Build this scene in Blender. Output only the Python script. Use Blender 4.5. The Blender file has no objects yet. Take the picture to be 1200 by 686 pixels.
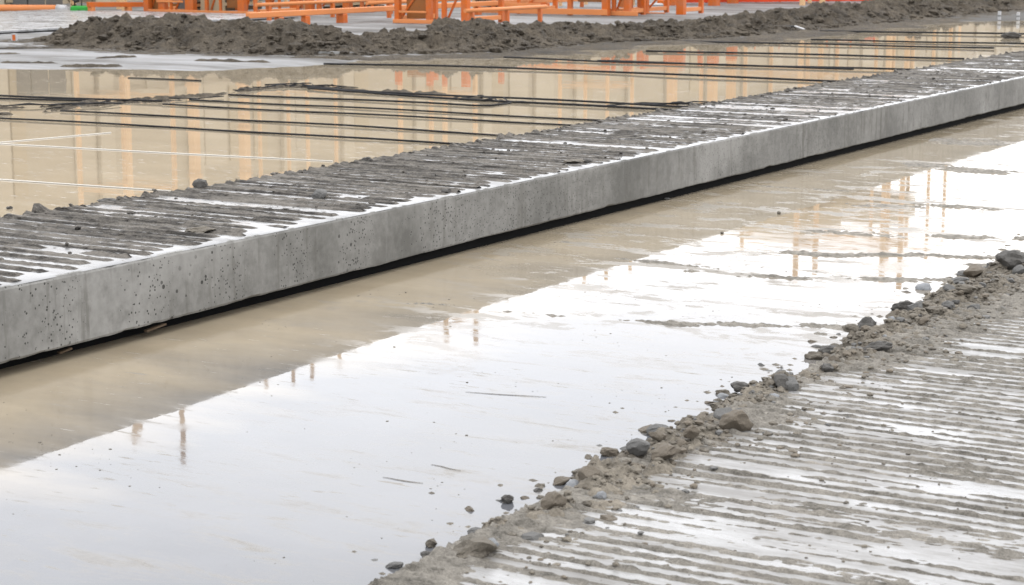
import bpy, bmesh, math, random
import numpy as np
from mathutils import Vector, Matrix

random.seed(7)
RNG = np.random.default_rng(11)
S = bpy.context.scene
C = S.collection

# ------------------------------------------------------------------ camera model
CAM_H, FPX = 1.6, 2258.0
PITCH = math.atan(408 / FPX)
YAW = math.atan(1350 / math.hypot(FPX, 408))
FW = Vector((-math.sin(YAW) * math.cos(PITCH), math.cos(YAW) * math.cos(PITCH), -math.sin(PITCH)))
RT = Vector((math.cos(YAW), math.sin(YAW), 0))
UP = RT.cross(FW)
EYE = Vector((0, 0, CAM_H))


def ray(px, py):
    return FW + RT * ((px - 600) / FPX) + UP * ((343 - py) / FPX)


def at(px, py, z=0.0):
    """photo pixel -> world point on the horizontal plane z"""
    d = ray(px, py)
    return EYE + d * ((z - CAM_H) / d.z)


def at_depth(px, py, t):
    return EYE + ray(px, py) * t


def to_px(p):
    v = Vector(p) - EYE
    t = v.dot(FW)
    return 600 + FPX * v.dot(RT) / t, 343 - FPX * v.dot(UP) / t


def x_for(px, y0, z=0.3):
    """the X on the line Y=y0 seen in photo column px"""
    a, b = -80.0, 30.0
    for _ in range(60):
        m = (a + b) / 2
        if to_px((m, y0, z))[0] < px:
            a = m
        else:
            b = m
    return (a + b) / 2


def y_for(px, x0, z=0.3):
    a, b = 5.0, 400.0
    for _ in range(60):
        m = (a + b) / 2
        if to_px((x0, m, z))[0] < px:
            a = m
        else:
            b = m
    return (a + b) / 2


# ------------------------------------------------------------------ numpy noise
def _hash(ix, iy, seed):
    h = (ix.astype(np.int64) * 374761393 + iy.astype(np.int64) * 668265263 + seed * 974634777) & 0xFFFFFFFF
    h = ((h ^ (h >> 13)) * 1274126177) & 0xFFFFFFFF
    h = ((h ^ (h >> 16)) * 2246822519) & 0xFFFFFFFF
    return ((h ^ (h >> 15)) & 0xFFFFFF) / float(0xFFFFFF)


def perlin(x, y, seed=0):
    x = np.asarray(x, float); y = np.asarray(y, float)
    ix, iy = np.floor(x), np.floor(y)
    fx, fy = x - ix, y - iy
    u = fx * fx * fx * (fx * (fx * 6 - 15) + 10)
    v = fy * fy * fy * (fy * (fy * 6 - 15) + 10)

    def g(ax, ay):
        a = _hash(ix + ax, iy + ay, seed) * 2 * np.pi
        return np.cos(a) * (fx - ax) + np.sin(a) * (fy - ay)
    n0 = g(0, 0) * (1 - u) + g(1, 0) * u
    n1 = g(0, 1) * (1 - u) + g(1, 1) * u
    return (n0 * (1 - v) + n1 * v) * 1.5


def fbm(x, y, octv=4, seed=0, gain=0.5):
    s, a = 0, 1.0
    for o in range(octv):
        s = s + a * perlin(x * 2 ** o, y * 2 ** o, seed + o * 17)
        a *= gain
    return s


def cells(x, y, seed=0):
    """F1 distance and a random value of the nearest cell"""
    ix, iy = np.floor(x), np.floor(y)
    best = np.full(np.shape(x), 9.0); val = np.zeros(np.shape(x))
    for ax in (-1, 0, 1):
        for ay in (-1, 0, 1):
            jx, jy = ix + ax, iy + ay
            cx = jx + _hash(jx, jy, seed); cy = jy + _hash(jx, jy, seed + 5)
            d = np.hypot(x - cx, y - cy)
            m = d < best
            best = np.where(m, d, best); val = np.where(m, _hash(jx, jy, seed + 9), val)
    return best, val


def sstep(a, b, x):
    t = np.clip((x - a) / (b - a), 0, 1)
    return t * t * (3 - 2 * t)


# ------------------------------------------------------------------ object helpers
def link(o, parent=None):
    C.objects.link(o)
    if parent:
        o.parent = parent
    return o


def tag(o, label=None, cat=None, group=None, kind=None):
    if label: o['label'] = label
    if cat: o['category'] = cat
    if group: o['group'] = group
    if kind: o['kind'] = kind
    return o


def empty(name, loc, label, cat, group=None, rz=0):
    o = bpy.data.objects.new(name, None)
    o.location = loc; o.rotation_euler.z = rz
    o.empty_display_size = .2
    link(o)
    return tag(o, label, cat, group)


def grid_obj(name, xs, ys, hf, mat, keep=None, parent=None, smooth=True):
    """height-field sheet on the coordinates xs, ys"""
    nx, ny = len(xs), len(ys)
    X, Y = np.meshgrid(xs, ys)
    Z = hf(X, Y)
    co = np.stack([X.ravel(), Y.ravel(), Z.ravel()], 1)
    i = np.arange(ny - 1)[:, None] * nx + np.arange(nx - 1)[None, :]
    f = np.stack([i, i + 1, i + nx + 1, i + nx], -1).reshape(-1, 4)
    if keep is not None:
        k = keep(X, Y, Z).ravel()
        f = f[k[f].any(1)]
        used = np.unique(f)
        remap = np.zeros(len(co), int); remap[used] = np.arange(len(used))
        co = co[used]; f = remap[f]
    me = bpy.data.meshes.new(name)
    me.vertices.add(len(co)); me.vertices.foreach_set('co', co.astype(np.float32).ravel())
    me.loops.add(len(f) * 4); me.loops.foreach_set('vertex_index', f.astype(np.int32).ravel())
    me.polygons.add(len(f))
    me.polygons.foreach_set('loop_start', np.arange(0, len(f) * 4, 4, dtype=np.int32))
    me.polygons.foreach_set('loop_total', np.full(len(f), 4, np.int32))
    me.polygons.foreach_set('use_smooth', np.full(len(f), smooth))
    me.update(calc_edges=True); me.validate()
    me.materials.append(mat)
    return link(bpy.data.objects.new(name, me), parent)


class MB:
    """collects boxes, bars and tubes into one mesh"""
    def __init__(s):
        s.bm = bmesh.new()

    def box(s, lo, hi, bevel=0.0):
        bm = bmesh.new()
        bmesh.ops.create_cube(bm, size=1)
        lo, hi = Vector(lo), Vector(hi)
        for v in bm.verts:
            v.co = Vector([(lo[k] + hi[k]) / 2 + v.co[k] * (hi[k] - lo[k]) for k in range(3)])
        if bevel:
            bmesh.ops.bevel(bm, geom=bm.edges[:], offset=bevel, segments=1, affect='EDGES')
        s._add(bm)
        return s

    def _add(s, bm):
        me = bpy.data.meshes.new('tmp'); bm.to_mesh(me); bm.free()
        s.bm.from_mesh(me); bpy.data.meshes.remove(me)

    def bar(s, a, b, w, h, bevel=0.004):
        """rectangular bar from a to b, w sideways, h upwards"""
        a, b = Vector(a), Vector(b)
        L = (b - a).length
        bm = bmesh.new(); bmesh.ops.create_cube(bm, size=1)
        for v in bm.verts:
            v.co = Vector((v.co.x * L, v.co.y * w, v.co.z * h))
        if bevel:
            bmesh.ops.bevel(bm, geom=bm.edges[:], offset=bevel, segments=1, affect='EDGES')
        d = (b - a).normalized()
        up = Vector((0, 0, 1)) if abs(d.z) < .95 else Vector((0, 1, 0))
        sd = up.cross(d).normalized(); up = d.cross(sd)
        M = Matrix((d, sd, up)).transposed().to_4x4(); M.translation = (a + b) / 2
        bm.transform(M)
        s._add(bm)
        return s

    def tube(s, pts, r, n=8, cap=True):
        pts = [Vector(p) for p in pts]
        rings = []
        for i, p in enumerate(pts):
            d = (pts[min(i + 1, len(pts) - 1)] - pts[max(i - 1, 0)]).normalized()
            up = Vector((0, 0, 1)) if abs(d.z) < .95 else Vector((1, 0, 0))
            a = up.cross(d).normalized(); b = d.cross(a)
            rr = r[i] if isinstance(r, (list, tuple)) else r
            rings.append([s.bm.verts.new(p + (a * math.cos(t) + b * math.sin(t)) * rr)
                          for t in [2 * math.pi * k / n for k in range(n)]])
        for q in range(len(rings) - 1):
            for k in range(n):
                fc = s.bm.faces.new((rings[q][k], rings[q][(k + 1) % n], rings[q + 1][(k + 1) % n], rings[q + 1][k]))
                fc.smooth = True
        if cap:
            s.bm.faces.new(rings[0][::-1]); s.bm.faces.new(rings[-1])
        return s

    def build(s, name, mat, parent=None, origin=None):
        me = bpy.data.meshes.new(name)
        if origin is not None:
            bmesh.ops.translate(s.bm, verts=s.bm.verts, vec=-Vector(origin))
        bmesh.ops.recalc_face_normals(s.bm, faces=s.bm.faces)
        s.bm.to_mesh(me); s.bm.free()
        me.materials.append(mat)
        o = link(bpy.data.objects.new(name, me), parent)
        if origin is not None and parent is None:
            o.location = origin
        return o


# ------------------------------------------------------------------ materials
class NT:
    def __init__(s, name):
        s.m = bpy.data.materials.new(name); s.m.use_nodes = True
        s.t = s.m.node_tree; s.n = s.t.nodes; s.l = s.t.links
        s.b = s.n['Principled BSDF']
        s.co = s.n.new('ShaderNodeTexCoord').outputs['Object']

    def mapping(s, scale, rot=(0, 0, 0), co=None):
        m = s.n.new('ShaderNodeMapping'); m.inputs['Scale'].default_value = scale
        m.inputs['Rotation'].default_value = rot
        s.l.new(co or s.co, m.inputs['Vector']); return m.outputs[0]

    def noise(s, scale, detail=4, rough=.55, co=None, dist=0.0):
        n = s.n.new('ShaderNodeTexNoise'); n.inputs['Scale'].default_value = scale
        n.inputs['Detail'].default_value = detail; n.inputs['Roughness'].default_value = rough
        n.inputs['Distortion'].default_value = dist
        s.l.new(co or s.co, n.inputs['Vector']); return n.outputs['Fac']

    def voro(s, scale, co=None, feature='F1', out='Distance'):
        n = s.n.new('ShaderNodeTexVoronoi'); n.inputs['Scale'].default_value = scale; n.feature = feature
        s.l.new(co or s.co, n.inputs['Vector']); return n.outputs[out]

    def ramp(s, fac, *stops):
        r = s.n.new('ShaderNodeValToRGB'); e = r.color_ramp.elements
        while len(e) < len(stops): e.new(.5)
        for k, (p, c) in enumerate(stops):
            e[k].position = p
            e[k].color = (c, c, c, 1) if isinstance(c, (int, float)) else (*c, 1)
        s.l.new(fac, r.inputs[0]); return r.outputs[0]

    def mix(s, fac, a, b, mode='MIX'):
        x = s.n.new('ShaderNodeMix'); x.data_type = 'RGBA'; x.blend_type = mode
        for idx, v in ((0, fac), (6, a), (7, b)):
            if isinstance(v, (int, float)): x.inputs[idx].default_value = v if idx == 0 else (v, v, v, 1)
            elif isinstance(v, tuple): x.inputs[idx].default_value = (*v, 1)
            else: s.l.new(v, x.inputs[idx])
        return x.outputs[2]

    def math(s, op, a, b=0.0):
        x = s.n.new('ShaderNodeMath'); x.operation = op
        for i, v in enumerate((a, b)):
            if isinstance(v, (int, float)): x.inputs[i].default_value = v
            else: s.l.new(v, x.inputs[i])
        return x.outputs[0]

    def sep(s, axis):
        x = s.n.new('ShaderNodeSeparateXYZ'); s.l.new(s.co, x.inputs[0]); return x.outputs[axis]

    def bump(s, h, strength=.5, dist=.01, prev=None):
        b = s.n.new('ShaderNodeBump'); b.inputs['Strength'].default_value = strength
        b.inputs['Distance'].default_value = dist
        s.l.new(h, b.inputs['Height'])
        if prev: s.l.new(prev, b.inputs['Normal'])
        return b.outputs[0]

    def out(s, col=None, rough=None, normal=None, ior=None, metal=None, spec=None):
        for nm, v in (('Base Color', col), ('Roughness', rough), ('Normal', normal), ('IOR', ior),
                      ('Metallic', metal), ('Specular IOR Level', spec)):
            if v is None: continue
            if isinstance(v, (int, float)): s.b.inputs[nm].default_value = v
            elif isinstance(v, tuple): s.b.inputs[nm].default_value = (*v, 1)
            else: s.l.new(v, s.b.inputs[nm])
        return s.m


def mud_mat(name, dark, light, scale=9, rough=(.55, .9), bump=.9, dist=.012, crevice_shade=0.0):
    t = NT(name)
    a = t.noise(scale, 6, .65)
    b = t.noise(scale * 7, 4, .6)
    c = t.noise(scale * .18, 3, .5)
    f = t.math('ADD', t.math('MULTIPLY', a, .5), t.math('ADD', t.math('MULTIPLY', b, .3), t.math('MULTIPLY', c, .2)))
    if crevice_shade:                                  # stretched noise paints the shade of ridge crevices into the mud colour
        f = t.math('ADD', f, t.math('MULTIPLY', t.math('SUBTRACT', t.noise(1.0, 5, .6, co=t.mapping((1.6, 34, 1), (0, 0, .02))), .5), crevice_shade))
    col = t.ramp(f, (.36, dark), (.62, light))
    r = t.ramp(a, (.35, rough[0]), (.6, rough[1]))
    n = t.bump(b, bump, dist)
    n = t.bump(t.noise(scale * 25, 3, .6), bump * .6, dist * .35, n)
    return t.out(col, r, n, spec=.1)


def water_mat(name, base, base2, rough=.012, ripple=.25, film=0.0, grey=None):
    """muddy standing water: silt colour under a glossy dielectric skin"""
    t = NT(name)
    st = t.mapping((1.0, 4.5, 1.0))
    a = t.noise(.9, 4, .55, co=st)
    silt = t.ramp(a, (.35, base), (.7, base2))
    if grey:                                   # the near pool shallows over pale grey silt away from the long slab
        wob = t.math('ADD', t.sep('X'), t.math('MULTIPLY', t.math('SUBTRACT', t.noise(.8, 5, .6, co=t.mapping((.8, 2.5, 1))), .5), 1.6))
        k = t.math('MULTIPLY', t.ramp(t.math('MULTIPLY', t.math('ADD', wob, 4.95), 1.0), (0.0, 0.0), (1.0, 1.0)),
                   t.ramp(t.math('MULTIPLY', t.sep('Y'), .1), (.6, 1.0), (1.0, .25)))
        silt = t.mix(k, silt, grey)
    fl = t.noise(2.3, 7, .68, co=t.mapping((.7, 3.2, 1)), dist=.4)
    r = t.ramp(fl, (.45, rough), (.72, rough + .05 + film))
    spec = .5
    if grey:                                   # skins of floating silt and small dashes of dirt
        sk = t.noise(1.7, 10, .7, co=t.mapping((1.3, 2.9, 1), (0, 0, .03)), dist=.3)
        zone = t.ramp(t.noise(.55, 3, .5), (.38, 0.0), (.5, 1.0))
        farz = t.ramp(t.math('MULTIPLY', t.sep('Y'), .05), (.28, .12), (.42, 1.0))
        skin = t.math('MULTIPLY', t.ramp(sk, (.53, 0.0), (.575, .9)), t.math('MULTIPLY', zone, farz))
        skin = t.math('MULTIPLY', skin, t.ramp(t.math('MULTIPLY', t.sep('X'), -.1), (.515, 1.0), (.545, 0.03)))
        das = t.noise(9, 5, .6, co=t.mapping((.6, 3.6, 1), (0, 0, -.2)))
        dash = t.math('MULTIPLY', t.ramp(das, (.6, 0.0), (.67, .75)), t.ramp(t.noise(1.1, 3), (.38, .15), (.55, 1.0)))
        scf = t.noise(2.4, 9, .74, co=t.mapping((.9, 3.4, 1), (0, 0, .1)), dist=.5)
        scuff = t.math('MULTIPLY', t.ramp(scf, (.515, 0.0), (.65, .7)), t.ramp(t.math('MULTIPLY', t.sep('X'), -.1), (.3, 1.0), (.48, 0.0)))
        k2 = t.math('MAXIMUM', t.math('MAXIMUM', skin, dash), scuff)
        silt = t.mix(1.0, silt, t.ramp(t.noise(1.2, 7, .65, co=t.mapping((1.2, 1.6, 1))), (.4, .93), (.6, 1.06)), 'MULTIPLY')
        silt = t.mix(k2, silt, t.mix(t.noise(30, 3), (.12, .108, .088), (.235, .215, .185)))
        r = t.mix(k2, r, .45)
        spec = t.math('SUBTRACT', .5, t.math('MULTIPLY', k2, .42))
    n = t.bump(t.noise(1.6, 2, .5, co=t.mapping((1, 2.2, 1))), ripple, .0022)
    n = t.bump(t.noise(26, 3, .55, co=t.mapping((.45, 1.7, 1))), ripple * .6, .00012, n)
    if film:                                   # grit lying in the thin film
        gr = t.math('MAXIMUM', t.ramp(t.noise(22, 5, .68, co=t.mapping((.5, 2.6, 1), (0, 0, .05))), (.6, 0.0), (.68, .85)),
                    t.ramp(t.noise(140, 3, .6), (.66, 0.0), (.72, .8)))
        silt = t.mix(gr, silt, (.13, .115, .095)); r = t.mix(gr, r, .6)
        spec = t.math('SUBTRACT', .5, t.math('MULTIPLY', gr, .42))
    return t.out(silt, r, n, ior=1.33, spec=spec)


def paint_mat(name, col, dirt=(.16, .13, .1), amount=.5, rough=.4, scale=5):
    t = NT(name)
    a = t.noise(scale, 6, .65); b = t.noise(scale * 9, 4, .6)
    k = t.ramp(t.math('ADD', t.math('MULTIPLY', a, .7), t.math('MULTIPLY', b, .3)), (.42, 0.0), (.72, amount))
    v = t.mix(t.noise(scale * .5, 2), tuple(c * .82 for c in col), tuple(min(1, c * 1.12) for c in col))
    return t.out(t.mix(k, v, dirt), t.ramp(b, (.3, rough), (.7, rough + .25)), t.bump(b, .15, .003), spec=.25)


M = {}
M['slab_mud'] = mud_mat('slab_mud', (.022, .0195, .0165), (.15, .137, .12), 14, crevice_shade=.85)
M['pale_mud'] = mud_mat('pale_mud', (.066, .06, .05), (.25, .231, .2), 18, crevice_shade=.25)
M['bank_mud'] = mud_mat('bank_mud', (.044, .038, .03), (.215, .19, .153), 12)
M['berm_mud'] = mud_mat('berm_mud', (.02, .0165, .0122), (.135, .113, .086), 4.5, dist=.08)
M['bar_mud'] = mud_mat('bar_mud', (.1, .092, .078), (.33, .305, .265), 30)
M['water'] = water_mat('muddy_water', (.252, .21, .149), (.28, .236, .17), grey=(.082, .084, .09))
M['film'] = water_mat('film_water', (.12, .118, .114), (.185, .182, .178), rough=.16, ripple=.3, film=.2)

# concrete of the long slab's face
t = NT('cast_concrete')
blot = t.noise(1.1, 5, .6)
fine = t.noise(22, 6, .65)
base = t.ramp(t.math('ADD', t.math('MULTIPLY', blot, .75), t.math('MULTIPLY', fine, .25)),
              (.38, (.09, .088, .08)), (.5, (.15, .146, .135)), (.62, (.212, .207, .193)))
drip = t.noise(1.0, 5, .68, co=t.mapping((16, 16, 1.3)))
dm = t.math('MULTIPLY', t.ramp(drip, (.53, 0.0), (.63, 1.0)), t.ramp(t.noise(1.6, 3), (.4, 0.0), (.62, .5)))
base = t.mix(t.ramp(t.noise(6, 5, .7), (.5, 0.0), (.66, .45)), base, (.085, .082, .074))
base = t.mix(dm, base, (.06, .055, .045))
pale = t.math('MULTIPLY', t.ramp(t.noise(1.0, 4, .6, co=t.mapping((14, 14, .8))), (.6, 0.0), (.74, .5)), t.ramp(t.noise(1.7, 2), (.45, 0.0), (.6, 1.0)))
base = t.mix(pale, base, (.2, .198, .19))
pd = t.voro(30); pc = t.voro(30, out='Color')
sx = t.n.new('ShaderNodeSeparateColor'); t.l.new(pc, sx.inputs[0])
size = t.ramp(sx.outputs[0], (.62, 0.0), (1.0, .3))
hole = t.math('MULTIPLY', t.math('LESS_THAN', pd, size), t.ramp(t.noise(2.6, 3), (.4, 0.0), (.52, 1.0)))
pd2 = t.voro(70); pc2 = t.voro(70, out='Color')
sx2 = t.n.new('ShaderNodeSeparateColor'); t.l.new(pc2, sx2.inputs[0])
hole2 = t.math('LESS_THAN', pd2, t.ramp(sx2.outputs[0], (.58, 0.0), (1.0, .36)))
hl = t.math('MAXIMUM', hole, hole2)
base = t.mix(t.math('MULTIPLY', hl, .85), base, (.018, .017, .015))
nn = t.bump(t.math('SUBTRACT', t.math('MULTIPLY', fine, .3), hl), .5, .004)
M['concrete'] = t.out(base, t.ramp(blot, (.4, .55), (.6, .8)), nn, spec=.2)

t = NT('wet_concrete_ground')
a = t.noise(.4, 7, .66, co=t.mapping((.4, 2.2, 1), (0, 0, .45)))
b = t.noise(3, 5, .6, co=t.mapping((.5, 2.0, 1)))
f = t.math('ADD', t.math('MULTIPLY', a, .65), t.math('MULTIPLY', b, .35))
mudk = t.math('MULTIPLY', t.ramp(t.math('MULTIPLY', t.sep('Y'), .01), (.3, 0.0), (.38, 1.0)), t.ramp(t.math('ADD', t.math('MULTIPLY', t.sep('X'), .02), 1.0), (.64, 0.0), (.68, 1.0)))
M['ground'] = t.out(t.mix(mudk, t.ramp(f, (.43, (.05, .046, .04)), (.5, (.135, .133, .128)), (.6, (.225, .225, .228))), (.05, .046, .04)),
                    t.mix(mudk, t.ramp(b, (.4, .45), (.62, .8)), .75), t.bump(b, .12, .006), spec=.15)
t = NT('pale_wet_concrete')
a = t.noise(.8, 6, .62, co=t.mapping((.6, 3, 1)))
b = t.noise(5, 4, .6)
M['pale'] = t.out(t.ramp(a, (.36, (.07, .067, .062)), (.45, (.2, .2, .198)), (.6, (.27, .27, .275))),
                  t.ramp(b, (.4, .2), (.62, .5)), t.bump(b, .2, .006))

t = NT('damp_concrete')
a = t.noise(3.0, 7, .68, co=t.mapping((.6, 2.6, 1), (0, 0, .04)))
g1 = t.ramp(t.noise(24, 5, .7, co=t.mapping((.5, 2.2, 1), (0, 0, .05))), (.56, 0.0), (.66, .8))
g2 = t.ramp(t.noise(150, 3, .6), (.6, 0.0), (.7, .7))
c = t.mix(t.math('MAXIMUM', g1, g2), t.ramp(a, (.36, (.14, .134, .124)), (.6, (.22, .217, .211))), (.13, .118, .1))
M['damp'] = t.out(c, t.ramp(a, (.4, .5), (.62, .22)), t.bump(t.noise(60, 4, .6), .25, .002), spec=.3)

M['strand'] = NT('dark_strand').out((.014, .014, .015), .7, spec=.15)
M['string'] = NT('white_string').out((.5, .48, .44), .6)
M['timber'] = paint_mat('timber', (.05, .03, .014), amount=.5, rough=.7)
M['orange'] = paint_mat('orange_paint', (.47, .098, .008), amount=.55)
M['pale_orange'] = paint_mat('pale_orange_paint', (.54, .19, .06), amount=.25)
M['brown_orange'] = paint_mat('brown_orange_ply', (.24, .085, .02), dirt=(.11, .075, .04), amount=.8, scale=2.5)
M['ply'] = paint_mat('plywood', (.36, .285, .185), dirt=(.29, .235, .155), amount=.8, rough=.7, scale=2.2)
M['hoarding'] = paint_mat('grey_hoarding', (.12, .115, .108), amount=.4, rough=.7, scale=2)
M['dark'] = paint_mat('dark_plastic', (.012, .012, .013), amount=.12, rough=.5)
M['gap_shade'] = NT('footing_painted_shade').out((.004, .004, .004), .9, spec=.1)  # near-black colour paints the shade of the gap below the slab
M['white'] = paint_mat('white_plastic', (.4, .4, .4), amount=.25)
M['grey'] = paint_mat('grey_block', (.16, .16, .16), amount=.3, rough=.7)
M['green'] = paint_mat('green_paint', (.015, .26, .03), amount=.25)
M['mesh'] = paint_mat('safety_mesh', (.6, .05, .008), dirt=(.3, .03, .006), amount=.6, scale=9)
M['facade'] = paint_mat('facade_concrete', (.36, .3, .215), dirt=(.3, .25, .175), amount=.7, rough=.8, scale=.6)
M['form'] = paint_mat('column_form', (.58, .37, .2), dirt=(.46, .32, .19), amount=.5, rough=.7, scale=1.5)
M['column'] = paint_mat('column_concrete', (.39, .33, .24), dirt=(.34, .28, .2), amount=.6, rough=.8, scale=1)


def rock_mat(name, dark, light):
    t = NT(name)
    a = t.noise(14, 6, .65); b = t.noise(60, 4, .6)
    return t.out(t.ramp(t.math('ADD', t.math('MULTIPLY', a, .7), t.math('MULTIPLY', b, .3)), (.35, dark), (.65, light)),
                 t.ramp(a, (.4, .45), (.6, .85)), t.bump(b, .6, .005), spec=.15)


ROCK = {'dark': rock_mat('dark_stone', (.035, .033, .03), (.105, .099, .09)),
        'grey': rock_mat('grey_stone', (.055, .053, .049), (.15, .147, .14)),
        'pale': rock_mat('pale_stone', (.14, .145, .15), (.24, .245, .25)),
        'tan': rock_mat('tan_stone', (.07, .058, .044), (.16, .137, .107)),
        'brown': rock_mat('brown_clod', (.05, .043, .034), (.165, .146, .117))}

# ------------------------------------------------------------------ world, sun, camera
w = bpy.data.worlds.new('World'); S.world = w; w.use_nodes = True
wt = w.node_tree
sky = wt.nodes.new('ShaderNodeTexSky'); sky.sky_type = 'NISHITA'; sky.sun_disc = False
SUN_EL, SUN_ROT = math.radians(52), math.radians(20)
sky.sun_elevation = SUN_EL; sky.sun_rotation = SUN_ROT; sky.dust_density = 3
mx = wt.nodes.new('ShaderNodeMix'); mx.data_type = 'RGBA'; mx.inputs[0].default_value = .97
mx.inputs[7].default_value = (10, 10.1, 10.4, 1)          # the even cloud deck
wt.links.new(sky.outputs[0], mx.inputs[6])
bg = wt.nodes['Background']; bg.inputs[1].default_value = .1
cn = wt.nodes.new('ShaderNodeTexNoise'); cn.inputs['Scale'].default_value = 2.6; cn.inputs['Detail'].default_value = 5
tc = wt.nodes.new('ShaderNodeTexCoord'); mp = wt.nodes.new('ShaderNodeMapping'); mp.inputs['Scale'].default_value = (1, 1, 3)
wt.links.new(tc.outputs['Generated'], mp.inputs[0]); wt.links.new(mp.outputs[0], cn.inputs['Vector'])
cr = wt.nodes.new('ShaderNodeValToRGB'); cr.color_ramp.elements[0].position = .35; cr.color_ramp.elements[1].position = .65
cr.color_ramp.elements[0].color = (.86, .87, .895, 1); cr.color_ramp.elements[1].color = (1.06, 1.055, 1.05, 1)
wt.links.new(cn.outputs['Fac'], cr.inputs[0])
cm = wt.nodes.new('ShaderNodeMix'); cm.data_type = 'RGBA'; cm.blend_type = 'MULTIPLY'; cm.inputs[0].default_value = 1
wt.links.new(mx.outputs[2], cm.inputs[6]); wt.links.new(cr.outputs[0], cm.inputs[7])
wt.links.new(cm.outputs[2], bg.inputs[0])

ld = bpy.data.lights.new('sun', 'SUN'); ld.energy = .5; ld.angle = math.radians(25); ld.color = (1, .96, .9)
lo = link(bpy.data.objects.new('sun', ld))
sd = Vector((math.sin(SUN_ROT) * math.cos(SUN_EL), math.cos(SUN_ROT) * math.cos(SUN_EL), math.sin(SUN_EL)))
lo.rotation_euler = sd.to_track_quat('Z', 'Y').to_euler()
lo.location = (0, 0, 30)

cd = bpy.data.cameras.new('camera'); co_ = link(bpy.data.objects.new('camera', cd))
cd.sensor_width = 36; cd.lens = FPX / 1200 * 36; cd.clip_end = 6000; cd.clip_start = .05
co_.location = EYE
co_.rotation_euler = (math.pi / 2 - PITCH, 0, YAW)
cd.dof.use_dof = True; cd.dof.focus_distance = 9.0; cd.dof.aperture_fstop = 9
S.camera = co_
S.view_settings.view_transform = 'Standard'; S.view_settings.look = 'None'
S.view_settings.exposure = 1.45; S.view_settings.gamma = 1

# ------------------------------------------------------------------ berm and shore line
FOOT = [(20, 46), (38, 50), (60, 56), (150, 62), (300, 67), (400, 68), (500, 66), (600, 63), (660, 57), (720, 52),
        (800, 49), (870, 45), (940, 39), (1000, 33), (1060, 27), (1120, 21.5), (1160, 17), (1200, 13)]
FOOT_W = np.array([at(*p)[:2] for p in FOOT])


FOOT_S = np.concatenate([[0], np.cumsum(np.hypot(*np.diff(FOOT_W, axis=0).T))])
CREST = [.1, .28, .38, .36, .34, .28, .17, .25, .28, .22, .12, .11, .14, .2, .24, .26, .25, .2]


def poly_dist(X, Y, P):
    """signed distance to an open polyline (left side positive) and position along it"""
    best = np.full(X.shape, 1e9); sg = np.zeros(X.shape); along = np.zeros(X.shape); acc = 0.0
    for a, b in zip(P[:-1], P[1:]):
        d = b - a; L = math.hypot(*d); ux, uy = d / L
        tt = np.clip((X - a[0]) * ux + (Y - a[1]) * uy, 0, L)
        qx, qy = X - (a[0] + ux * tt), Y - (a[1] + uy * tt)
        dd = np.hypot(qx, qy)
        m = dd < best
        best = np.where(m, dd, best)
        sg = np.where(m, np.sign(ux * (Y - a[1]) - uy * (X - a[0])), sg)
        along = np.where(m, acc + tt, along)
        acc += L
    return best * sg, along, acc


def berm_h(X, Y):
    d, s, L = poly_dist(X, Y, FOOT_W)
    d = d + fbm(X * .8, Y * .8, 3, 3) * .25
    prof = sstep(.02, 1.15, d) * (1 - sstep(1.9, 3.1, d))
    env = sstep(.2, 1.3, s)
    crest = np.interp(s, FOOT_S, CREST) + .07 * fbm(X * .45, Y * .45, 2, 8)
    c1, v1 = cells(X * 2.4 + fbm(X * 2, Y * 2, 2, 40) * .5, Y * 2.4 + fbm(X * 2, Y * 2, 2, 44) * .5, 12)
    c2, v2 = cells(X * 6 + fbm(X * 5, Y * 5, 2, 41) * .4, Y * 6 + fbm(X * 5, Y * 5, 2, 42) * .4, 13)
    c3, v3 = cells(X * 11, Y * 11, 19)
    lump = (.5 - 1.5 * c1 ** 2) * .24 * v1 + (.5 - 1.5 * c2 ** 2) * .13 * v2 + (.5 - 1.5 * c3 ** 2) * .045 * v3 + fbm(X * 4, Y * 4, 4, 21, .62) * .05 - .04
    apron = .042 * sstep(-1.0, -.45, d + .35 * fbm(X * .5, Y * 1.2, 3, 95)) * (1 - sstep(2.6, 3.6, d)) + .012 * fbm(X * 2.5, Y * 6, 3, 5)
    return np.where(prof * env > 0.002, prof * env * crest + lump * np.clip(prof * env * 1.8, 0, 1), 0) + apron * sstep(0, .8, s) - .012


grid_obj('mud_berm', np.arange(-27, -10.5, .035), np.arange(20.5, 58, .035), berm_h, M['berm_mud'],
         keep=lambda X, Y, Z: Z > -.02)
tag(bpy.data.objects['mud_berm'], kind='structure')

# the shore of the far pool: ground lies above the water beyond it
SHORE = np.array([at(*p)[:2] for p in [(-1500, 84), (-300, 82), (0, 82), (120, 80), (240, 85), (330, 80), (400, 74),
                                       (470, 70), (640, 63), (720, 54), (870, 46), (900, 41), (1000, 35), (1100, 25),
                                       (1200, 24.5), (1600, 24)]])


def ground_h(X, Y):
    d, s, L = poly_dist(X, Y, SHORE)
    d = d + .35 * fbm(X * .35, Y * 1.1, 3, 31)
    d = np.where(X > -8, -3.0, d)
    h = np.clip(d * .05, -.25, .028) + .006 * fbm(X * .6, Y * 1.6, 3, 77) * (np.abs(d) < 60)
    h = np.where(Y < 2, -.25, h)
    return h


def axis(lo, hi, step, far):
    a = np.arange(lo, hi, step)
    out = lo - np.geomspace(step * 2, far, 18)[::-1]
    out2 = hi + np.geomspace(step * 2, far, 18)
    return np.concatenate([out, a, out2])


g = grid_obj('ground', axis(-50, -6, .16, 2500), axis(0, 75, .2, 2500), ground_h, M['ground'])
tag(g, kind='structure')

# the sheet of muddy water both pools share
wx = np.concatenate([np.arange(-60, -12, 2.0), np.arange(-12, 12, 1.0)])
g = grid_obj('pool_water', wx, np.arange(-6, 90, 2.0), lambda X, Y: X * 0, M['water'])
tag(g, kind='structure')

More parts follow.
